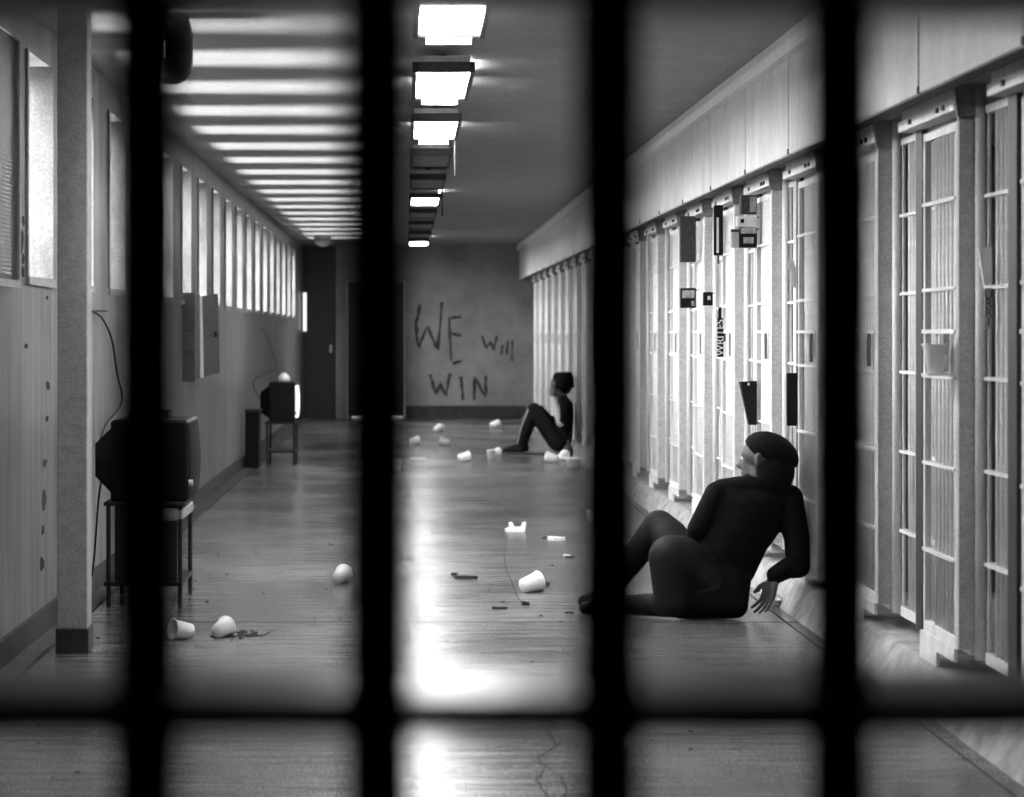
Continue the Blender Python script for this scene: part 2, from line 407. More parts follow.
def m_pipe():
    bm = bmesh.new(); tube(bm, [(1.963, -.05, ZB-.03), (1.963, -.05, ZFB+.029)], .019, 10); return mesh('pipe', bm, 'steel_white', smooth=True)
def m_header():
    bm = bmesh.new(); prism(bm, [(1.885, 2.085), (1.885, 2.125), (1.90, 2.13), (1.90, 2.168), (1.955, 2.168), (1.955, 2.085)], 'y', 0.005, .82)
    return mesh('header', bm, 'steel_white', .002)
def m_foot():
    bm = bmesh.new()
    prism(bm, [(.0, .235), (DW+.02, .235), (DW+.02, .136), (.24, .136), (.24, .19), (0, .19)], 'x', 1.885, 1.897)
    return mesh('foot_plate', bm, 'steel_white')
def m_slot():
    bm = bmesh.new()
    box(bm, XD-.020, XD-.010, .005, DW-.005, 1.318, 1.332); box(bm, XD-.020, XD-.010, .045, .055, 1.185, 1.318); box(bm, XD-.020, XD-.010, .155, .165, 1.185, 1.318)
    return mesh('food_slot_frame', bm, 'steel_white')
def m_bracket():
    bm = bmesh.new(); prism(bm, [(1.87, ZFB+.029), (1.985, ZFB+.029), (1.985, 2.06), (1.885, 2.06)], 'y', -.05, -.024)
    return mesh('bracket', bm, 'soffit')
NMOD = 0
for k in range(-2, 21):
    y = 7.21+PITCH*k
    if y+PITCH > YE: break
    NMOD += 1
    t = thing('cell_front', '%s white barred cell front counted from the viewer, under the fascia' % ORD[NMOD-1], 'cell front', (0, y, 0), 0, 'row of barred cell fronts')
    link('post', shared('post', m_post), t); link('pipe', shared('pipe', m_pipe), t)
    h = link('header', shared('header', m_header), t)
    for yy in (.14, .22, .62):
        link('bolt', shared('bolt', lambda: m_box('bolt', (1.877, 1.885, -.012, .012, 2.098, 2.116), 'steel_dark')), h, (0, yy, 0))
    link('bracket', shared('bracket', m_bracket), t); link('foot_plate', shared('foot', m_foot), t)
    d = link('door', shared('door', m_door_frame), t)
    for j in range(6): link('bar', shared('bar', lambda: m_bar(.0105, ZT-ZB-.03)), d, (XD, .045+.052*j, ZB+.01))
    for z in CZ: link('crossbar', shared('dcb', lambda: m_box('crossbar', (XD-.018, XD+.016, .005, DW-.005, -.006, .006), 'steel_white')), d, (0, 0, z))
    link('food_slot_frame', shared('slot', m_slot), d)
    link('food_slot', shared('slotd', lambda: m_box('food_slot', (XD-.014, XD+.013, .055, .155, 1.185, 1.318), 'steel_dark')), d)
    link('jamb', shared('jamb', lambda: m_box('jamb', (1.945, 1.965, .69, .79, ZB-.04, ZT+.05), 'jamb', .002)), t)
    g = link('grille', shared('grille', m_grille_frame), t)
    for j in range(12): link('bar', shared('gbar', lambda: m_bar(.0105, ZT-ZB+.04)), g, (XR, .46+.052*j, ZB-.02))
    for z in CZ: link('crossbar', shared('gcb', lambda: m_box('crossbar', (XR-.018, XR+.016, .12, PITCH-.074, -.006, .006), 'steel_white')), g, (0, 0, z))

# ------------------------------------------------------------------ gate in front of the viewer
YG = 1.0
gate = thing('barred_gate', 'black barred gate close to the viewer, out of focus', 'gate', (0, YG, 0))
me = None
bm = bmesh.new(); tube(bm, [(0, 0, .004), (0, 0, ZC-.004)], .0158, 12); gbar = mesh('bar', bm, 'black_bar', smooth=True)
for k in range(-13, 16):
    x = -.1235+.1103*k
    if XL+.03 < x < XF-.05: link('bar', gbar, gate, (x, 0, 0))
for z in (.12, .461, .802, 1.145, 1.4865, 1.825, 2.166, 2.507):
    bobj('crossbar', (XL+.005, XF-.04, -.03, .05, z-.011, z+.007), 'strap', gate)     # flat straps, polished by hands

# ------------------------------------------------------------------ left side things
t = thing('pillar', 'slim grey square pillar with black foot beside the left wall', 'pillar', (-1.372, 8.72, 0))
bobj('shaft', (-.062, .062, -.062, .062, .10, ZC), 'steel_grey', t, .004)
bobj('foot', (-.068, .068, -.068, .068, 0, .10), 'base', t, .003)

# mesh screen over the nearest window
t = thing('window_screen', 'wire mesh security screen over the nearest window', 'window screen', (XL, 8.30, WZ0-.06))
bm = bmesh.new(); a, b, hh = -.85, .15, 1.02
for (y0, y1, z0, z1) in ((a, a+.03, 0, hh), (b-.03, b, 0, hh), (a+.03, b-.03, 0, .03), (a+.03, b-.03, hh-.03, hh)): box(bm, .03, .055, y0, y1, z0, z1)
for yy in (a+.05, b-.07):
    for zz in (.1, hh-.12): box(bm, 0, .03, yy, yy+.02, zz, zz+.02)
obj('frame', bm, 'steel_grey', t)
bm = bmesh.new()
n = 62
for i in range(1, n): box(bm, .041, .043, a+.03, b-.03, hh*i/n-.003, hh*i/n+.003)
for i in range(1, 60): box(bm, .043, .045, a+(b-a)*i/60-.002, a+(b-a)*i/60+.002, .03, hh-.03)
o = obj('wire_mesh', bm, 'mesh_wire', t); o['kind'] = 'stuff'

# round bottomed dark horn hanging from the ceiling
t = thing('ceiling_speaker', 'black round-bottomed horn hanging from the ceiling at upper left', 'loudspeaker', (P(172, 50, 9.0).x, 9.0, 0))
bm = bmesh.new()
lathe(bm, [(.001, 2.385), (.03, 2.388), (.06, 2.405), (.082, 2.435), (.09, 2.475), (.09, 2.60), (.07, ZC)], 24, True, True); obj('body', bm, 'plastic_black', t, smooth=True)
bm = bmesh.new(); tube(bm, [(-.02, -.088, 2.49), (-.02, -.088, 2.56)], .004, 6); obj('painted_highlight', bm, 'steel_white', t)  # highlight on the horn, put in as a white strip

def tv(t, dims, hump, glow):
    x0, x1, y0, y1, z0, z1 = dims
    bm = bmesh.new(); box(bm, x0, x1, y0, y1, z0, z1); obj('cabinet', bm, 'plastic_black', t, bevel=.012)
    ym = (y0+y1)/2; hx, hz0, hz1 = hump
    bm = bmesh.new()
    A = [bm.verts.new(v) for v in ((x0+.01, y0+.03, z0+.03), (x0+.01, y1-.03, z0+.03), (x0+.01, y1-.03, z1-.03), (x0+.01, y0+.03, z1-.03))]
    B = [bm.verts.new(v) for v in ((hx, ym-.1, hz0), (hx, ym+.1, hz0), (hx, ym+.1, hz1), (hx, ym-.1, hz1))]
    for i in range(4): bm.faces.new((A[i], A[(i+1) % 4], B[(i+1) % 4], B[i]))
    bm.faces.new(B); bm.faces.new(A[::-1]); obj('tube_housing', bm, 'plastic_black', t)
    bm = bmesh.new(); ny = nz = 8; g = {}
    for i in range(ny+1):
        for j in range(nz+1):
            u, v = i/ny*2-1, j/nz*2-1
            g[i, j] = bm.verts.new((x1+.002+.028*(1-u*u)*(1-.3*v*v)+.004*(1-v*v), ym+u*(y1-y0)*.40, (z0+z1)/2+v*(z1-z0)*.40))
    for i in range(ny):
        for j in range(nz): bm.faces.new((g[i, j], g[i+1, j], g[i+1, j+1], g[i, j+1]))
    obj('screen', bm, glow, t, smooth=True)
    bm = bmesh.new(); tube(bm, [(x1, y0+.03, z0+.09), (x1+.02, y0+.03, z0+.09)], .015, 10); obj('knob', bm, 'steel_grey', t)

t = thing('television', 'large black television with bulging back beside the pillar', 'television', (0, 0, 0), 0, 'televisions facing the cells')
tv(t, (-1.42, -1.045, 10.12, 10.62, .507, .90), (-1.515, .62, .78), 'plastic_black')
bm = bmesh.new(); box(bm, -1.20, -1.15, 10.2, 10.34, .901, .945); obj('aerial_box', bm, 'steel_dark', t, bevel=.004)
t = thing('television_stand', 'dark tubular stand under the large black television', 'stand', (0, 0, 0), 0, 'television stands')
bobj('shelf', (-1.45, -1.06, 10.10, 10.64, .488, .507), 'steel_dark', t, .004)
for x in (-1.43, -1.085):
    for y in (10.13, 10.61):
        bm = bmesh.new(); tube(bm, [(x, y, 0), (x, y, .49)], .011, 8); obj('leg', bm, 'steel_dark', t)
bobj('tray', (-1.20, -1.07, 10.12, 10.62, .415, .475), 'steel_grey', t, .01)
bobj('lower_shelf', (-1.45, -1.075, 10.11, 10.63, .10, .12), 'steel_dark', t)
bobj('side_panel', (-1.40, -1.10, 10.13, 10.145, .12, .49), 'steel_dark', t)

t = thing('television', 'small distant television with glowing screen by the far left wall', 'television', (0, 0, 0), 0, 'televisions facing the cells')
tv(t, (-1.36, -1.10, 21.0, 21.5, .43, .83), (-1.46, .52, .72), 'screen')
t2 = thing('white_jug', 'small white round jug on top of the distant television', 'jug', (-1.22, 21.2, .831))
bm = bmesh.new(); lathe(bm, [(.05, 0), (.062, .02), (.055, .055), (.03, .075), (.03, .085)], 14); obj('body', bm, 'cup', t2, smooth=True)
bm = bmesh.new(); lathe(bm, [(.033, .085), (.033, .095)], 14); obj('cap', bm, 'steel_grey', t2)
t = thing('television_stand', 'dark stand under the distant glowing television', 'stand', (0, 0, 0), 0, 'television stands')
bobj('shelf', (-1.40, -1.09, 20.98, 21.52, .41, .43), 'steel_dark', t)
for x in (-1.38, -1.11):
    for y in (21.0, 21.5):
        bm = bmesh.new(); tube(bm, [(x, y, 0), (x, y, .41)], .012, 8); obj('leg', bm, 'steel_dark', t)
bobj('lower_shelf', (-1.39, -1.10, 20.99, 21.51, .12, .14), 'steel_dark', t)
t = thing('storage_bin', 'dark bin on the floor left of the distant television stand', 'bin', (-1.49, 20.6, 0))
bm = bmesh.new(); box(bm, -.07, .07, -.15, .15, 0, .55); obj('body', bm, 'plastic_black', t, bevel=.01)
bobj('lid', (-.078, .078, -.16, .16, .551, .575), 'steel_dark', t)

def cable(label, pts, r=.006, m='steel_dark', cat='cable', name='cable'):
    bm = bmesh.new()
    q = []
    n = len(pts)
    for i in range(n-1):                       # Catmull-Rom through the points
        p0, p1, p2, p3 = (Vector(pts[max(i-1, 0)]), Vector(pts[i]), Vector(pts[i+1]), Vector(pts[min(i+2, n-1)]))
        for s in range(5):
            u = s/5
            q.append(.5*((2*p1)+(p2-p0)*u+(2*p0-5*p1+4*p2-p3)*u*u+(3*p1-p0-3*p2+p3)*u**3))
    q.append(Vector(pts[-1])); tube(bm, q, r, 6)
    return tag(obj(name, bm, m, smooth=True), label, cat)
XW = XL+.02
def wp(x, y): return PX(x, y, XW)
cable('black cable arching down the wall to the large television', [wp(90, 311), wp(96, 313), wp(104, 321), wp(112, 340), wp(117, 372), wp(122, 402), (-1.555, 10.9, .84), (-1.53, 10.42, .72)])
o = cable('short wall bracket at the top of the arching cable', [wp(90, 304), wp(90, 311), wp(98, 311), wp(107, 311)], .005, cat='bracket', name='wall_bracket')
cable('black cable running down the wall to the distant television', [wp(260, 328), wp(266, 333), wp(272, 350), wp(276, 368), (-1.54, 21.4, .84), (-1.478, 21.25, .66)])
cable('thin cable dropping from the back of the large television', [(-1.49, 10.35, .62), (-1.51, 10.35, .5), (-1.53, 10.36, .25), (-1.545, 10.36, .12)], .005)

# wall cabinet standing open
t = thing('wall_cabinet', 'dark shallow cabinet hanging on the left wall with its door ajar', 'cabinet', (XL, 15.1, .98))
bobj('body', (0, .085, 0, .45, 0, .62), 'wood_dark', t, .004)
o = bobj('door', (0, .02, 0, .42, 0, .60), 'wood_dark', t, .003, (.086, .45, .01)); o.rotation_euler = (math.radians(4), 0, math.radians(-12))
bobj('edge_strip', (-.003, .026, -.012, -.001, 0, .60), 'steel_white', o)
bobj('knob', (.021, .04, .30, .34, .28, .32), 'steel_dark', o)
bobj('rim', (-.004, 0.09, -.012, -.001, -.01, .63), 'wood_dark', t)

# dome lamp near the end door
t = thing('dome_lamp', 'small round unlit dome lamp on the far ceiling above the doorway', 'lamp', (P(323, 238, 29.5).x, 29.5, 0))
bm = bmesh.new(); lathe(bm, [(.001, ZC-.15), (.06, ZC-.14), (.10, ZC-.09), (.11, ZC-.04)], 18); obj('globe', bm, 'steel_grey', t, smooth=True)
bm = bmesh.new(); lathe(bm, [(.125, ZC-.04), (.125, ZC)], 18); obj('collar', bm, 'steel_grey', t)

# ------------------------------------------------------------------ things on the cell fronts
def front_box(name, label, cat, x0, x1, y0, y1, Y, m, dep=.05, parts=(), hook=True):
    a, b = P(x0, y1, Y), P(x1, y0, Y)
    t = thing(name, label, cat, ((a.x+b.x)/2, Y, a.z), 0, 'belongings hung on the cell bars')
    w2, hh = (b.x-a.x)/2, b.z-a.z
    bm = bmesh.new(); box(bm, -w2, w2, 0, dep, 0, hh); obj('body', bm, m, t, bevel=.003)
    for (nm, u0, u1, v0, v1, pm) in parts:
        bobj(nm, (-w2+2*w2*u0, -w2+2*w2*u1, -.004, -.0005, hh*v0, hh*v1), pm, t)
    if hook:
        bm = bmesh.new(); tube(bm, [(w2-.01, dep*.5, hh*.9), (max(w2+.005, 1.886-t.location.x), dep*.5, hh*.9)], .003, 5); obj('hook', bm, 'steel_dark', t)
    return t
def YX(x, X=1.9): return F*X/(x-VX)
front_box('cloth_bag', 'large dark cloth bag hung high on the cell bars', 'bag', 680.5, 696, 216, 262, YX(696, 1.86), 'rag', .05, (('flap', .12, .95, .62, .96, 'rag'),))
front_box('framed_picture', 'dark framed grey picture below the cloth bag', 'picture', 680.5, 696, 288, 308, YX(696, 1.86), 'plastic_black', .03, (('print', .12, .9, .5, .88, 'photo'), ('caption', .7, .9, .1, .35, 'photo')))
front_box('small_box', 'small black box with a pale dot on the bars', 'box', 703.5, 713, 292, 305.5, YX(713, 1.87), 'plastic_black', .04, (('dot', .42, .72, .42, .7, 'ink'),))
front_box('pennant', 'narrow black pennant with a pale stripe hung from the header', 'pennant', 713.8, 723.2, 205, 255.5, YX(723, 1.87), 'plastic_black', .01, (('stripe', .28, .52, .05, .75, 'paper'), ('tail', .38, .56, -.17, 0, 'rag')))
front_box('bundle', 'dark bundle on the topmost shelf of the bars', 'bundle', 741, 757, 195, 214, YX(757, 1.87), 'rag', .05, (('print', .55, .95, .1, .9, 'photo'),))
front_box('carton', 'pale carton between the bundle and the picture box', 'carton', 737, 757, 216, 226, YX(757, 1.87), 'paper', .05, (('mark', .18, .35, .3, .7, 'plastic_black'),))
front_box('picture_box', 'dark picture box with mottled front on the bars', 'box', 740, 757, 227, 247.5, YX(757, 1.87), 'plastic_black', .05, (('print', .05, .95, .68, .98, 'photo'), ('spots', .2, .8, .2, .5, 'photo')))
front_box('tin', 'small grey tin left of the dark picture box', 'tin', 731, 739, 229.5, 247.5, YX(757, 1.87), 'steel_grey', .05, (('lid', .0, 1, .85, 1.02, 'steel_dark'),), False)
front_box('folder', 'tall black folder wedged between the bars', 'folder', 787, 797.5, 373, 426, YX(797, 1.90), 'plastic_black', .02, (('edge', -.06, .04, .05, .6, 'rag'),))
# tapering black holder
Yb = YX(757, 1.88); a = P(740, 425, Yb); b = P(757, 381, Yb)
t = thing('letter_holder', 'black holder tapering downwards, hooked on the bars', 'holder', (a.x, Yb, a.z), 0, 'belongings hung on the cell bars')
bm = bmesh.new(); wd, hh = b.x-a.x, b.z-a.z
prism(bm, [(0, hh*.98), (wd, hh), (wd, 0), (wd*.55, 0)], 'y', 0, .05); obj('body', bm, 'plastic_black', t, bevel=.003)
bobj('rivet', (wd*.45, wd*.55, -.004, 0, hh*.9, hh*.96), 'ink', t)
bm = bmesh.new(); tube(bm, [(wd-.01, .02, hh*.9), (wd+.006, .02, hh*.9)], .003, 5); obj('hook', bm, 'steel_dark', t)
def text_mesh(s, size, m, stacked=False):
    cu = bpy.data.curves.new('lettering', 'FONT'); cu.body = s; cu.size = size; cu.extrude = .0006; cu.align_x = 'CENTER'; cu.align_y = 'CENTER'
    if stacked: cu.space_line = .72
    o = bpy.data.objects.new('tmp', cu); C.objects.link(o)
    me = bpy.data.meshes.new_from_object(o.evaluated_get(bpy.context.evaluated_depsgraph_get()))
    bpy.data.objects.remove(o); me.materials.clear(); me.materials.append(M[m]); return me
Ys = YX(723, 1.87); a = P(717.5, 357, Ys); b = P(723.5, 318, Ys)
t = thing('lettered_strip', 'narrow black strip with white upright lettering on the bars', 'sticker', ((a.x+b.x)/2, Ys, (a.z+b.z)/2), 0, 'belongings hung on the cell bars')
w2, h2 = (b.x-a.x)/2, (b.z-a.z)/2
bobj('strip', (-w2, w2, 0, .006, -h2, h2), 'plastic_black', t); bobj('tail', (-w2*.7, w2*.4, 0, .006, h2, h2*1.55), 'plastic_black', t)
bobj('backing', (w2, 1.886-t.location.x, .001, .005, -h2*.2, h2*.2), 'steel_dark', t)
link('lettering', text_mesh('WRITES', .062, 'ink'), t, (0, -.001, 0), (math.pi/2, -math.pi/2, 0))
# white paper pocket in the grille near the right edge with letters under it
Yp = YX(992, 1.955); a = P(979, 285, Yp); b = P(992, 247.5, Yp)
t = thing('paper_pocket', 'white paper pocket tucked in the grille near the right edge', 'paper', (a.x, Yp, a.z))
bm = bmesh.new(); wd, hh = b.x-a.x, b.z-a.z
prism(bm, [(0, hh), (wd, hh), (wd, 0), (wd*.42, 0)], 'y', 0, .02); obj('pocket', bm, 'paper', t)
Yq = YX(992, 1.955)-.005; a = P(985, 329, Yq); b = P(992, 288, Yq)
t = thing('lettered_card', 'grey card with dark stacked letters below the white pocket', 'card', ((a.x+b.x)/2, Yq, (a.z+b.z)/2))
w2, h2 = (b.x-a.x)/2, (b.z-a.z)/2
bobj('card', (-w2, w2, 0, .004, -h2, h2), 'steel_grey', t)
link('lettering', text_mesh('U\nR\nR\nI', .042, 'plastic_black', True), t, (0, -.001, .0), (math.pi/2, 0, 0))
# torn paper
Yp = YX(797, 1.90); a = P(786, 290, Yp); b = P(797, 258, Yp)
t = thing('torn_paper', 'torn white paper hanging in the bars above the black folder', 'paper', (a.x, Yp, a.z))
bm = bmesh.new(); wd, hh = b.x-a.x, b.z-a.z
prism(bm, [(0, hh*.85), (wd*.6, hh), (wd, hh*.6), (wd, 0), (wd*.6, hh*.1), (wd*.5, hh*.55)], 'y', 0, .006); obj('sheet', bm, 'paper', t)

# ------------------------------------------------------------------ cups and litter
def cup_mesh(r0=.032, r1=.045, h=.095):
    bm = bmesh.new(); tk = .003
    prof = [(r0*.0+.001, 0), (r0, 0), (r1, h-.004), (r1+.003, h), (r1-tk, h-.001), (r0-tk, .006), (.001, .006)]
    seg = 20
    lathe(bm, prof, seg, True, True)
    return mesh('shell', bm, 'cup', smooth=True)
CUP = cup_mesh()
TALL = cup_mesh(.026, .046, .10)
BOWL = cup_mesh(.04, .06, .06)
def cup(label, x, y, az, me=None, sc=1.0, standing=False, group='cups lying on the corridor floor', z=0, loc=None):
    me = me or CUP
    p = loc or PF(x, y, z)
    t = thing('foam_cup', label, 'cup', (p.x, p.y, z), math.radians(az), group)
    r0, r1, h = (.032, .048, .095) if me is CUP else (.026, .049, .10) if me is TALL else (.04, .063, .06)
    if standing: o = link('shell', me, t); o.scale = (sc,)*3
    else:
        tilt = math.atan2(r1-r0, h)
        o = link('shell', me, t, (-h/2*sc, 0, r0*math.cos(tilt)*sc+.001), (0, math.pi/2-tilt, 0)); o.scale = (sc,)*3
    bm = bmesh.new()
    lathe(bm, [(r1*.97, h-.003), (r1*1.04, h-.001), (r1*.97, h+.002)], 20, False, False)
    o2 = obj('rim', bm, 'cup', t, smooth=True); o2.location = o.location; o2.rotation_euler = o.rotation_euler; o2.scale = o.scale
    return t
cup('white cup lying on its side beside the blurred left bar, mouth dark', 182, 639, 215, sc=.95)
cup('white cup lying next to a trail of black debris', 222, 637, 65, sc=.92)
cup('white cup lying with its base towards the viewer near the second blurred bar', 341, 583, 70, sc=1.0)
cup('white cup lying on the floor near the end of the thin string', 531, 592, 35, sc=1.1)
cup('white cup far down the corridor, nearest the second blurred bar', 414, 445, 20, sc=1.15)
cup('white cup far down the corridor below the word WIN', 445, 446, 160, sc=1.2)
cup('white cup lying between the far cups and the seated man', 464, 462, 20, sc=1.2)
cup('tiny white cup by the end wall baseboard, left of centre', 438, 432.5, 60, sc=1.25)
cup('tiny white cup by the end wall baseboard near the cells', 495, 428.5, 40, sc=1.3)
cup('white cup standing in front of the far man\'s shoes', 491, 459, 0, sc=1.0, standing=True)
cup('white cup lying beside the toe of the far man\'s shoe', 496, 455, 30, sc=.9)
cup('white cup lying in front of the far seated man', 552, 463, 150, sc=1.25)
cup('white cup tipped over between the far man and the bowl', 563, 461, 60, sc=1.2)
cup('white bowl standing on the floor beside the far man', 574, 467, 0, BOWL, 1.5, True)
cup('dim cup standing half behind the second blurred bar', 396, 470, 0, sc=1.1, standing=True)
cup('small white cup standing on the floor behind the third blurred bar', 592, 521, 0, sc=.8, standing=True)
# cup on the food slot
t = cup('white cup standing on the food slot of the near cell door', 0, 0, 0, TALL, sc=1.0, standing=True, group='cups at the cells', z=1.181, loc=PX(936, 377, 1.83))
sl = t.location; bobj('tray', (1.79-sl.x, 1.884-sl.x, -.045, .045, -.008, -.001), 'steel_white', t)

def crumple(name, label, cat, x, y, size, m='paper', sq=(1, 1, .5), az=0, seed=0, group=None):
    rnd = random.Random(seed*13+int(x)); p = PF(x, y)
    bm = bmesh.new(); bmesh.ops.create_icosphere(bm, subdivisions=2, radius=1)
    for v in bm.verts: v.co *= rnd.uniform(.62, 1.1)
    zmin = min(v.co.z for v in bm.verts)
    for v in bm.verts: v.co = Vector((v.co.x*sq[0], v.co.y*sq[1], (v.co.z-zmin)*sq[2]))*size
    return tag(obj(name, bm, m, None, (p.x, p.y, .0005), rot=(0, 0, math.radians(az))), label, cat, group)
# torn cup
p = PF(516, 532); t = thing('torn_cup', 'torn white cup with two upright tabs on the floor', 'cup', (p.x, p.y, 0))
bm = bmesh.new(); prism(bm, [(-.055, 0), (.06, 0), (.065, .035), (.07, .065), (.045, .068), (.035, .03), (-.01, .03), (-.025, .065), (-.05, .062), (-.04, .03), (-.075, .02), (-.07, 0)], 'y', -.006, .03)
obj('shell', bm, 'cup', t, bevel=.004)
bobj('base', (-.04, .045, -.03, .06, 0.0, .006), 'paper', t)
def slab(name, label, cat, x, y, lx, ly, h, m, az=0, group='scraps of litter on the floor'):
    p = PF(x, y); rnd = random.Random(int(x*7+y)); n = 9; ring = []
    for i in range(n):
        a = i*2*math.pi/n; rr = rnd.uniform(.75, 1.1); ring.append((math.cos(a)*lx*rr, math.sin(a)*ly*rr))
    bm = bmesh.new(); prism(bm, ring, 'z', 0, h)
    for v in bm.verts:
        if v.co.z > h*.5: v.co.z += rnd.uniform(-.3, .4)*h
    return tag(obj(name, bm, m, None, (p.x, p.y, .0006), rot=(0, 0, math.radians(az))), label, cat, group)
slab('paper_scrap', 'flat white folded paper right of the torn cup', 'paper', 557, 540, .06, .06, .02, 'paper', 5)
slab('litter_scrap', 'small dark scrap just left of the folded white paper', 'litter', 544, 538, .015, .02, .008, 'dirt')
slab('paper_scrap', 'thin pale scrap near the third blurred bar', 'paper', 567, 556, .03, .04, .01, 'paper')
slab('litter_scrap', 'dark strip lying under the thin pale scrap', 'litter', 570, 557.5, .028, .02, .006, 'dirt')
slab('wooden_stick', 'flat dark stick lying alone in mid floor', 'stick', 466, 579, .062, .02, .016, 'wood_dark', 2)
slab('litter_scrap', 'dark knob at the left end of the flat stick', 'litter', 454, 575.5, .018, .018, .014, 'dirt')
slab('litter_scrap', 'small dark lump right of the lying cup near the string', 'litter', 546, 585, .02, .018, .012, 'dirt')
slab('litter_scrap', 'flat dark scrap left of the string end', 'litter', 499, 609, .042, .022, .01, 'dirt')
slab('litter_scrap', 'dark hooked scrap tied to the end of the string', 'litter', 525.5, 605, .024, .02, .013, 'dirt')
slab('litter_scrap', 'thin dark scrap by the toe of the near man\'s shoe', 'litter', 569, 613.5, .024, .01, .006, 'dirt')
cable('thin dark string trailing from the torn cup to the hooked scrap', [PF(507, 533, .002)+Vector((0, 0, 0)), PF(504, 550, .002), PF(506, 568, .002), PF(511, 580, .002), PF(518, 597, .002), PF(523, 604, .002)], .0018, 'dirt', 'string', 'string')
slab('spilled_debris', 'smear of black debris under the lying cup', 'debris', 222, 636.5, .06, .05, .003, 'dirt')
p0 = PF(245, 635)
bm = bmesh.new(); rnd = random.Random(5)
for i in range(60):
    x, y = rnd.gauss(0, .035)+.0, rnd.gauss(0, .05); s = rnd.uniform(.002, .006)
    box(bm, x-s*1.6, x+s*1.6, y-s, y+s, 0, s)
o = tag(obj('debris_crumbs', bm, 'dirt', None, (p0.x, p0.y, .0005)), 'trail of black crumbs right of the lying cup', 'debris'); o['kind'] = 'stuff'
bm = bmesh.new()
for i in range(230):
    y = rnd.uniform(5.3, 24); x = rnd.uniform(-1.45, 1.65); s = rnd.uniform(.0015, .0045)
    box(bm, x-s*2, x+s*2, y-s, y+s, 0, s)
o = tag(obj('floor_grit', bm, 'dirt', None, (0, 0, .0004)), 'fine dark grit scattered over the floor', 'grit'); o['kind'] = 'stuff'
slab('paper_scrap', 'long pale scrap on the far floor below the cups', 'paper', 417, 459, .10, .05, .01, 'paper')
crumple('crumpled_paper', 'crumpled white paper on the floor by the near man\'s hand', 'paper', 774, 606, .05, 'paper', (1, 1, .6), 0, 3)
crumple('crumpled_paper', 'bright crumpled wrapper against the kerb by the near man', 'paper', 786, 604, .05, 'paper', (1.2, 1, .5), 30, 4)

# ------------------------------------------------------------------ people
def ell(bm, c, r, sub=3, rot=None):
    res = bmesh.ops.create_icosphere(bm, subdivisions=sub, radius=1)
    for v in res['verts']:
        q = Vector((v.co.x*r[0], v.co.y*r[1], v.co.z*r[2]))
        if rot: q = rot @ q
        v.co = q+Vector(c)
    return res['verts']
class Body:
    def __init__(s): s.bm = bmesh.new(); s.prims = []
    def hull(s, balls, tagname):
        b = bmesh.new()
        for c, r in balls:
            ell(b, c, r if isinstance(r, (tuple, list)) else (r, r, r))
            rr = r if isinstance(r, (int, float)) else sum(r)/3
        g = bmesh.ops.convex_hull(b, input=list(b.verts))
        bmesh.ops.delete(b, geom=list(set(g['geom_interior']+g['geom_unused'])), context='VERTS')
        bmesh.ops.recalc_face_normals(b, faces=b.faces)
        me = bpy.data.meshes.new('t'); b.to_mesh(me); b.free(); s.bm.from_mesh(me); bpy.data.meshes.remove(me)
        for (c0, r0), (c1, r1) in zip(balls, balls[1:] if len(balls) > 1 else balls):
            f = lambda r: r if isinstance(r, (int, float)) else sum(r)/3
            s.prims.append((Vector(c0), f(r0), Vector(c1), f(r1), tagname))
    def limb(s, pts, tagname):
        for a, b in zip(pts, pts[1:]): s.hull([a, b], tagname)
    def build(s, name, mats, parent, voxel, smooth=4):
        me = bpy.data.meshes.new(name); s.bm.to_mesh(me); s.bm.free()
        o = bpy.data.objects.new('tmp', me); C.objects.link(o)
        r = o.modifiers.new('r', 'REMESH'); r.mode = 'VOXEL'; r.voxel_size = voxel; r.use_smooth_shade = True
        k = o.modifiers.new('s', 'SMOOTH'); k.factor = .5; k.iterations = smooth
        me2 = bpy.data.meshes.new_from_object(o.evaluated_get(bpy.context.evaluated_depsgraph_get()))
        bpy.data.objects.remove(o); me2.name = name; me2.materials.clear()
        names = list(mats)
        for n in names: me2.materials.append(M[mats[n]])
        for p in me2.polygons:
            p.use_smooth = True; best = 1e9; bi = 0
            c = p.center
            for a, ra, b, rb, tg in s.prims:
                ab = b-a; l2 = ab.length_squared
                u = 0 if l2 < 1e-9 else max(0, min(1, (c-a).dot(ab)/l2))
                d = (c-(a+ab*u)).length-(ra+(rb-ra)*u)
                if d < best: best = d; bi = names.index(tg)
            p.material_index = bi
        return link(name, me2, parent)
def hand(B, wrist, fdir, palm_n, side, size=1.0, curl=.5):
    f = Vector(fdir).normalized(); n = Vector(palm_n); n = (n-f*n.dot(f)).normalized(); s = f.cross(n)*side
    w_ = Vector(wrist)
    k = [w_+f*.085*size+s*o*size for o in (-.036, -.012, .012, .036)]
    B.hull([(w_, .022*size), (w_+f*.03*size+s*.018*size, .018*size), (w_+f*.03*size-s*.018*size, .018*size)]+[(q, .0125*size) for q in k], 'skin')
    for q, L, fan in zip(k, (.066, .08, .085, .072), (-.28, -.09, .09, .28)):
        p = q; d = (f+s*fan).normalized()
        for sgi, (fr, rr) in enumerate(((.45, .0092), (.33, .0085), (.25, .0078))):
            d = (d*math.cos(curl)+n*math.sin(curl)).normalized() if sgi else (d*math.cos(curl*.6)+n*math.sin(curl*.6)).normalized()
            q2 = p+d*L*fr*size; B.hull([(p, rr*size), (q2, rr*.92*size)], 'skin'); p = q2
            n = (n-d*n.dot(d)).normalized() if sgi < 0 else n
    t0 = w_+f*.03*size+s*.03*size; t1 = t0+(f*.6+s*.7+n*.3).normalized()*.042*size; t2 = t1+(f*.9+s*.2+n*.4).normalized()*.032*size
    B.limb([(t0, .014*size), (t1, .012*size), (t2, .0095*size)], 'skin')
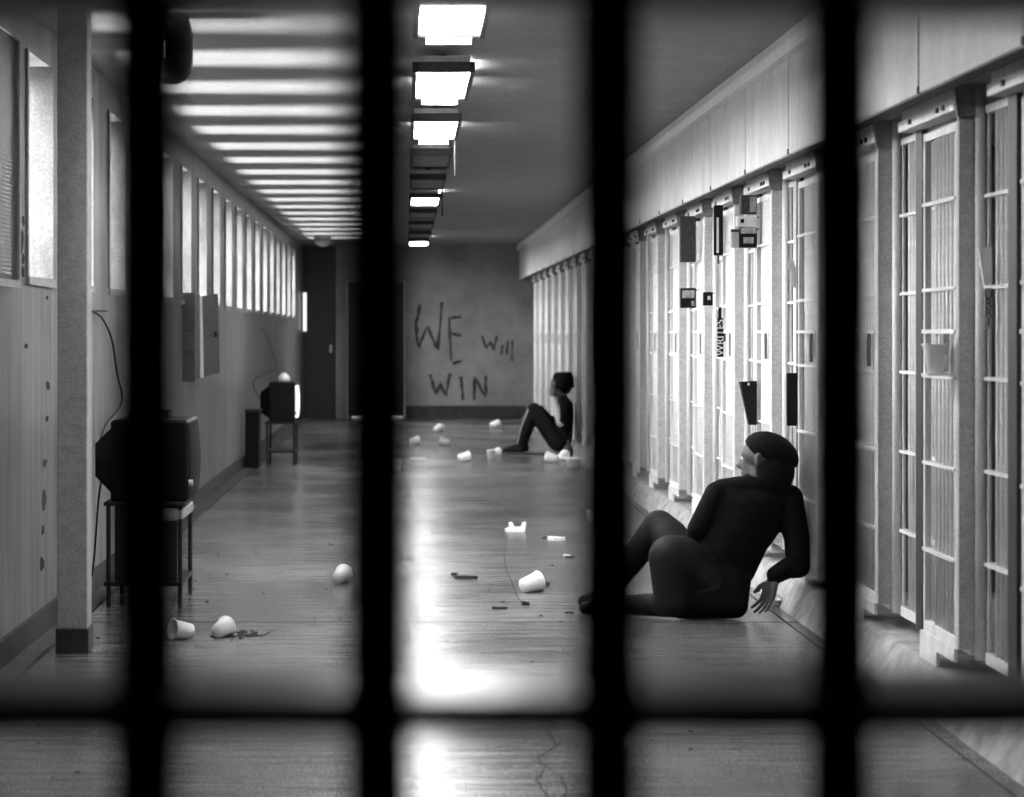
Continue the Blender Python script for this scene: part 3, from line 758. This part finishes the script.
def head(B, c, fwd, up=(0, 0, 1), size=1.0):
    f = Vector(fwd).normalized(); u = Vector(up); u = (u-f*u.dot(f)).normalized(); r = f.cross(u)
    c = Vector(c); q = lambda a, b, d: c+f*a*size+r*b*size+u*d*size
    B.hull([(q(-.025, 0, .03), .088*size), (q(.02, 0, .035), .078*size)], 'skin')              # skull
    B.hull([(q(.045, 0, .0), .055*size), (q(.06, 0, -.075), .033*size), (q(.01, .035, -.05), .03*size), (q(.01, -.035, -.05), .03*size)], 'skin')   # face and jaw
    B.hull([(q(.098, 0, .02), .008*size), (q(.118, 0, -.018), .013*size), (q(.095, 0, -.025), .016*size)], 'skin')   # nose
    B.hull([(q(.088, -.018, -.052), .009*size), (q(.094, 0, -.052), .011*size), (q(.088, .018, -.052), .009*size)], 'skin')  # lips
    for s in (-1, 1):
        B.hull([(q(.088, s*.014, .032), .009*size), (q(.08, s*.045, .03), .010*size)], 'skin')  # brows
        B.hull([(q(-.008, s*.084, .012), .012*size), (q(-.018, s*.09, .03), .013*size), (q(-.008, s*.084, -.015), .010*size)], 'skin')  # ears
    return q
def eyes(parent, q, size=1.0):
    for s in (-1, 1):
        bm = bmesh.new(); ell(bm, q(.084, s*.031, .012), (.011*size,)*3); obj('eye', bm, 'ink', parent, smooth=True)

# --- near man, seen from behind, propped on his right elbow on the kerb
YN = 9.85
man = thing('person', 'person in dark jacket and beret reclining on the floor against the kerb', 'person', (0, 0, 0))
B = Body()
V = Vector
pel = V((1.40, YN-.03, .135))
B.hull([(pel, (.19, .16, .13)), (V((1.27, YN-.17, .065)), .062), (V((1.52, YN-.17, .065)), .062), (V((1.46, YN, .22)), (.17, .13, .10))], 'jacket')
B.hull([(V((1.46, YN, .20)), (.18, .13, .10)), (V((1.555, YN+.02, .38)), (.175, .12, .10))], 'jacket')
B.hull([(V((1.555, YN+.02, .36)), (.175, .12, .10)), (V((1.64, YN+.03, .51)), (.185, .12, .095)), (V((1.485, YN+.03, .565)), .062), (V((1.80, YN+.03, .545)), .062)], 'jacket')
B.hull([(V((1.495, YN+.03, .575)), .06), (V((1.66, YN+.02, .595)), .065), (V((1.80, YN+.03, .55)), .062)], 'jacket')
B.limb([(V((1.675, YN+.02, .58)), .07), (V((1.705, YN+.035, .67)), .06)], 'jacket')
# left arm: down the side, forearm forward in front of the body
B.limb([(V((1.47, YN+.02, .56)), .064), (V((1.38, YN-.01, .40)), .058), (V((1.365, YN+.02, .33)), .05)], 'jacket')
B.limb([(V((1.365, YN+.02, .33)), .05), (V((1.35, YN+.18, .30)), .040), (V((1.34, YN+.24, .30)), .034)], 'jacket')
hand(B, (1.338, YN+.245, .30), (-.2, .6, .1), (0, 0, -1), 1, 1.0, .45)
# right arm: upper arm down to the elbow on the kerb, forearm hanging over it
B.limb([(V((1.80, YN+.02, .54)), .072), (V((1.832, YN-.03, .36)), .06), (V((1.828, YN-.08, .235)), .056)], 'jacket')
B.limb([(V((1.828, YN-.08, .235)), .056), (V((1.77, YN-.12, .23)), .048), (V((1.715, YN-.13, .20)), .042)], 'jacket')
hand(B, (1.708, YN-.13, .19), (-.30, -.05, -.9), (-.8, -.3, 0), 1, 1.1, .25)
# far leg: knee up, foot flat
B.limb([(V((1.36, YN+.08, .17)), .11), (V((1.27, YN+.22, .34)), .09), (V((1.225, YN+.28, .39)), .078)], 'trouser')
B.limb([(V((1.225, YN+.28, .39)), .076), (V((1.13, YN+.28, .27)), .066), (V((1.00, YN+.24, .10)), .048)], 'trouser')
# near leg: knee out towards the viewer, lower leg flat on the floor
B.limb([(V((1.38, YN-.06, .16)), .13), (V((1.27, YN-.15, .265)), .12), (V((1.225, YN-.18, .285)), .105)], 'trouser')
B.limb([(V((1.225, YN-.18, .285)), .105), (V((1.235, YN-.18, .10)), .09), (V((1.18, YN-.12, .062)), .056), (V((1.06, YN-.06, .052)), .048), (V((1.00, YN-.02, .05)), .044)], 'trouser')
for (ax, ay) in ((1.00, YN+.235), (.985, YN-.02)):
    B.hull([(V((ax+.02, ay, .05)), .045), (V((ax-.06, ay-.005, .055)), .04), (V((ax-.14, ay-.02, .034)), .033)], 'shoe')
q = head(B, (1.69, YN+.04, .71), (-.80, .55, .02), (.18, 0, 1), 1.08)
B.build('body', {'jacket': 'cloth_black', 'trouser': 'cloth_trouser', 'skin': 'skin', 'shoe': 'shoe'}, man, .0065, 3)
eyes(man, q)
bm = bmesh.new()                               # beret slouching to the right
vs = ell(bm, (0, 0, 0), (.137, .13, .098), 3)
for v in vs:
    if v.co.z < -.02: v.co.x *= .86; v.co.y *= .86; v.co.z = -.02+(v.co.z+.02)*.5
rot = Euler((0, math.radians(27), 0)).to_matrix()
for v in vs: v.co = rot @ v.co + Vector((1.722, YN+.03, .752))
obj('beret', bm, 'hair', man, smooth=True)
bm = bmesh.new(); ell(bm, (1.735, YN-.005, .675), (.092, .085, .115), 3); obj('hair', bm, 'hair', man, smooth=True)

# --- far man sitting against the cells
YB = 23.1
man2 = thing('person', 'person in dark cap and striped trousers sitting with raised knees against the far cells', 'person', (0, 0, 0))
B = Body()
B.hull([(Vector((1.70, YB, .125)), (.13, .16, .12)), (Vector((1.74, YB, .22)), (.115, .15, .10))], 'trouser')
B.hull([(Vector((1.74, YB, .22)), (.11, .15, .10)), (Vector((1.755, YB, .40)), (.105, .16, .10)), (Vector((1.76, YB, .52)), (.095, .17, .08))], 'jacket')
B.hull([(Vector((1.76, YB-.18, .545)), .06), (Vector((1.75, YB, .58)), .06), (Vector((1.76, YB+.18, .545)), .06)], 'jacket')
B.limb([(Vector((1.745, YB, .57)), .058), (Vector((1.72, YB, .67)), .054)], 'skin')
for s, kx, ax in ((-1, 1.39, 1.25), (1, 1.43, 1.31)):
    yy = YB+s*.11
    B.limb([(Vector((1.66, yy, .13)), .095), (Vector((1.46, yy+s*.03, .40)), .078), (Vector((kx, yy+s*.03, .485)), .066)], 'trouser')
    B.limb([(Vector((kx, yy+s*.03, .485)), .066), (Vector((ax+.06, yy+s*.02, .28)), .058), (Vector((ax, yy, .095)), .045)], 'trouser')
    B.hull([(Vector((ax+.02, yy, .05)), .045), (Vector((ax-.06, yy, .055)), .042), (Vector((ax-.15, yy, .036)), .034)], 'shoe')
    if s < 0:                                  # near forearm raised to the face
        B.limb([(Vector((1.76, YB-.19, .535)), .058), (Vector((1.72, YB-.25, .38)), .05), (Vector((1.69, YB-.25, .345)), .046)], 'jacket')
        B.limb([(Vector((1.69, YB-.25, .345)), .047), (Vector((1.655, YB-.2, .48)), .042), (Vector((1.62, YB-.13, .60)), .034)], 'sleeve')
        hand(B, (1.618, YB-.125, .605), (-.25, .3, .8), (1, .3, 0), -1, 1.0, .5)
    else:
        B.limb([(Vector((1.76, YB+.19, .535)), .058), (Vector((1.68, YB+.25, .36)), .05), (Vector((1.655, YB+.25, .315)), .046)], 'jacket')
        B.limb([(Vector((1.655, YB+.25, .315)), .045), (Vector((1.56, YB+.20, .42)), .038), (Vector((1.50, YB+.17, .49)), .032)], 'jacket')
        hand(B, (1.495, YB+.17, .495), (-.8, -.2, .2), (0, 0, -1), 1, 1.0, .5)
B.hull([(Vector((1.665, YB-.10, .50)), .04), (Vector((1.67, YB-.02, .44)), .05), (Vector((1.665, YB+.08, .5)), .04)], 'sleeve')
q = head(B, (1.70, YB, .735), (-1, -.12, -.25), (-.2, 0, 1), .98)
B.build('body', {'jacket': 'cloth_black', 'sleeve': 'shirt_light', 'trouser': 'cloth_trouser', 'skin': 'skin', 'shoe': 'shoe'}, man2, .012, 3)
eyes(man2, q, .98)
bm = bmesh.new(); lathe(bm, [(.001, .105), (.075, .105), (.105, .09), (.118, .04), (.12, -.06), (.115, -.075), (.09, -.07)], 20, False, False)
hat = obj('knitted_cap', bm, 'hair', man2, (1.742, YB, .785), smooth=True, rot=(0, math.radians(-4), 0))
bm = bmesh.new(); ell(bm, (1.755, YB, .735), (.085, .092, .10), 3); obj('hair', bm, 'hair', man2, smooth=True)
for s in (-1, 1):                             # pale side stripe down the trouser shins
    bm = bmesh.new(); yy = YB+s*.11
    if s < 0:
        tube(bm, [(1.345, yy-.075, .49), (1.262, yy-.07, .28), (1.225, yy-.045, .11)], .009, 6); obj('trouser_stripe', bm, 'shirt_light', man2)
    else: bm.free()
t = thing('floor_board', 'flat dark board lying on the floor in front of the far man', 'board', (1.36, YB-.33, 0))
bm = bmesh.new(); box(bm, -.26, .26, -.10, .10, .004, .022); obj('plank', bm, 'wood_dark', t, bevel=.003)
bobj('batten', (-.2, -.16, -.09, .09, 0, .004), 'wood_dark', t); bobj('batten', (.16, .2, -.09, .09, 0, .004), 'wood_dark', t)
t = thing('kit_bag', 'dark slumped bag on the floor between the bowl and the far man', 'bag', (1.71, 22.0, .0))
bm = bmesh.new(); ell(bm, (0, 0, .075), (.06, .14, .075), 2); obj('body', bm, 'rag', t, smooth=True)
bm = bmesh.new(); tube(bm, [(0, -.08, .13), (0, -.04, .19), (0, .04, .19), (0, .08, .13)], .008, 6); obj('strap', bm, 'steel_dark', t)
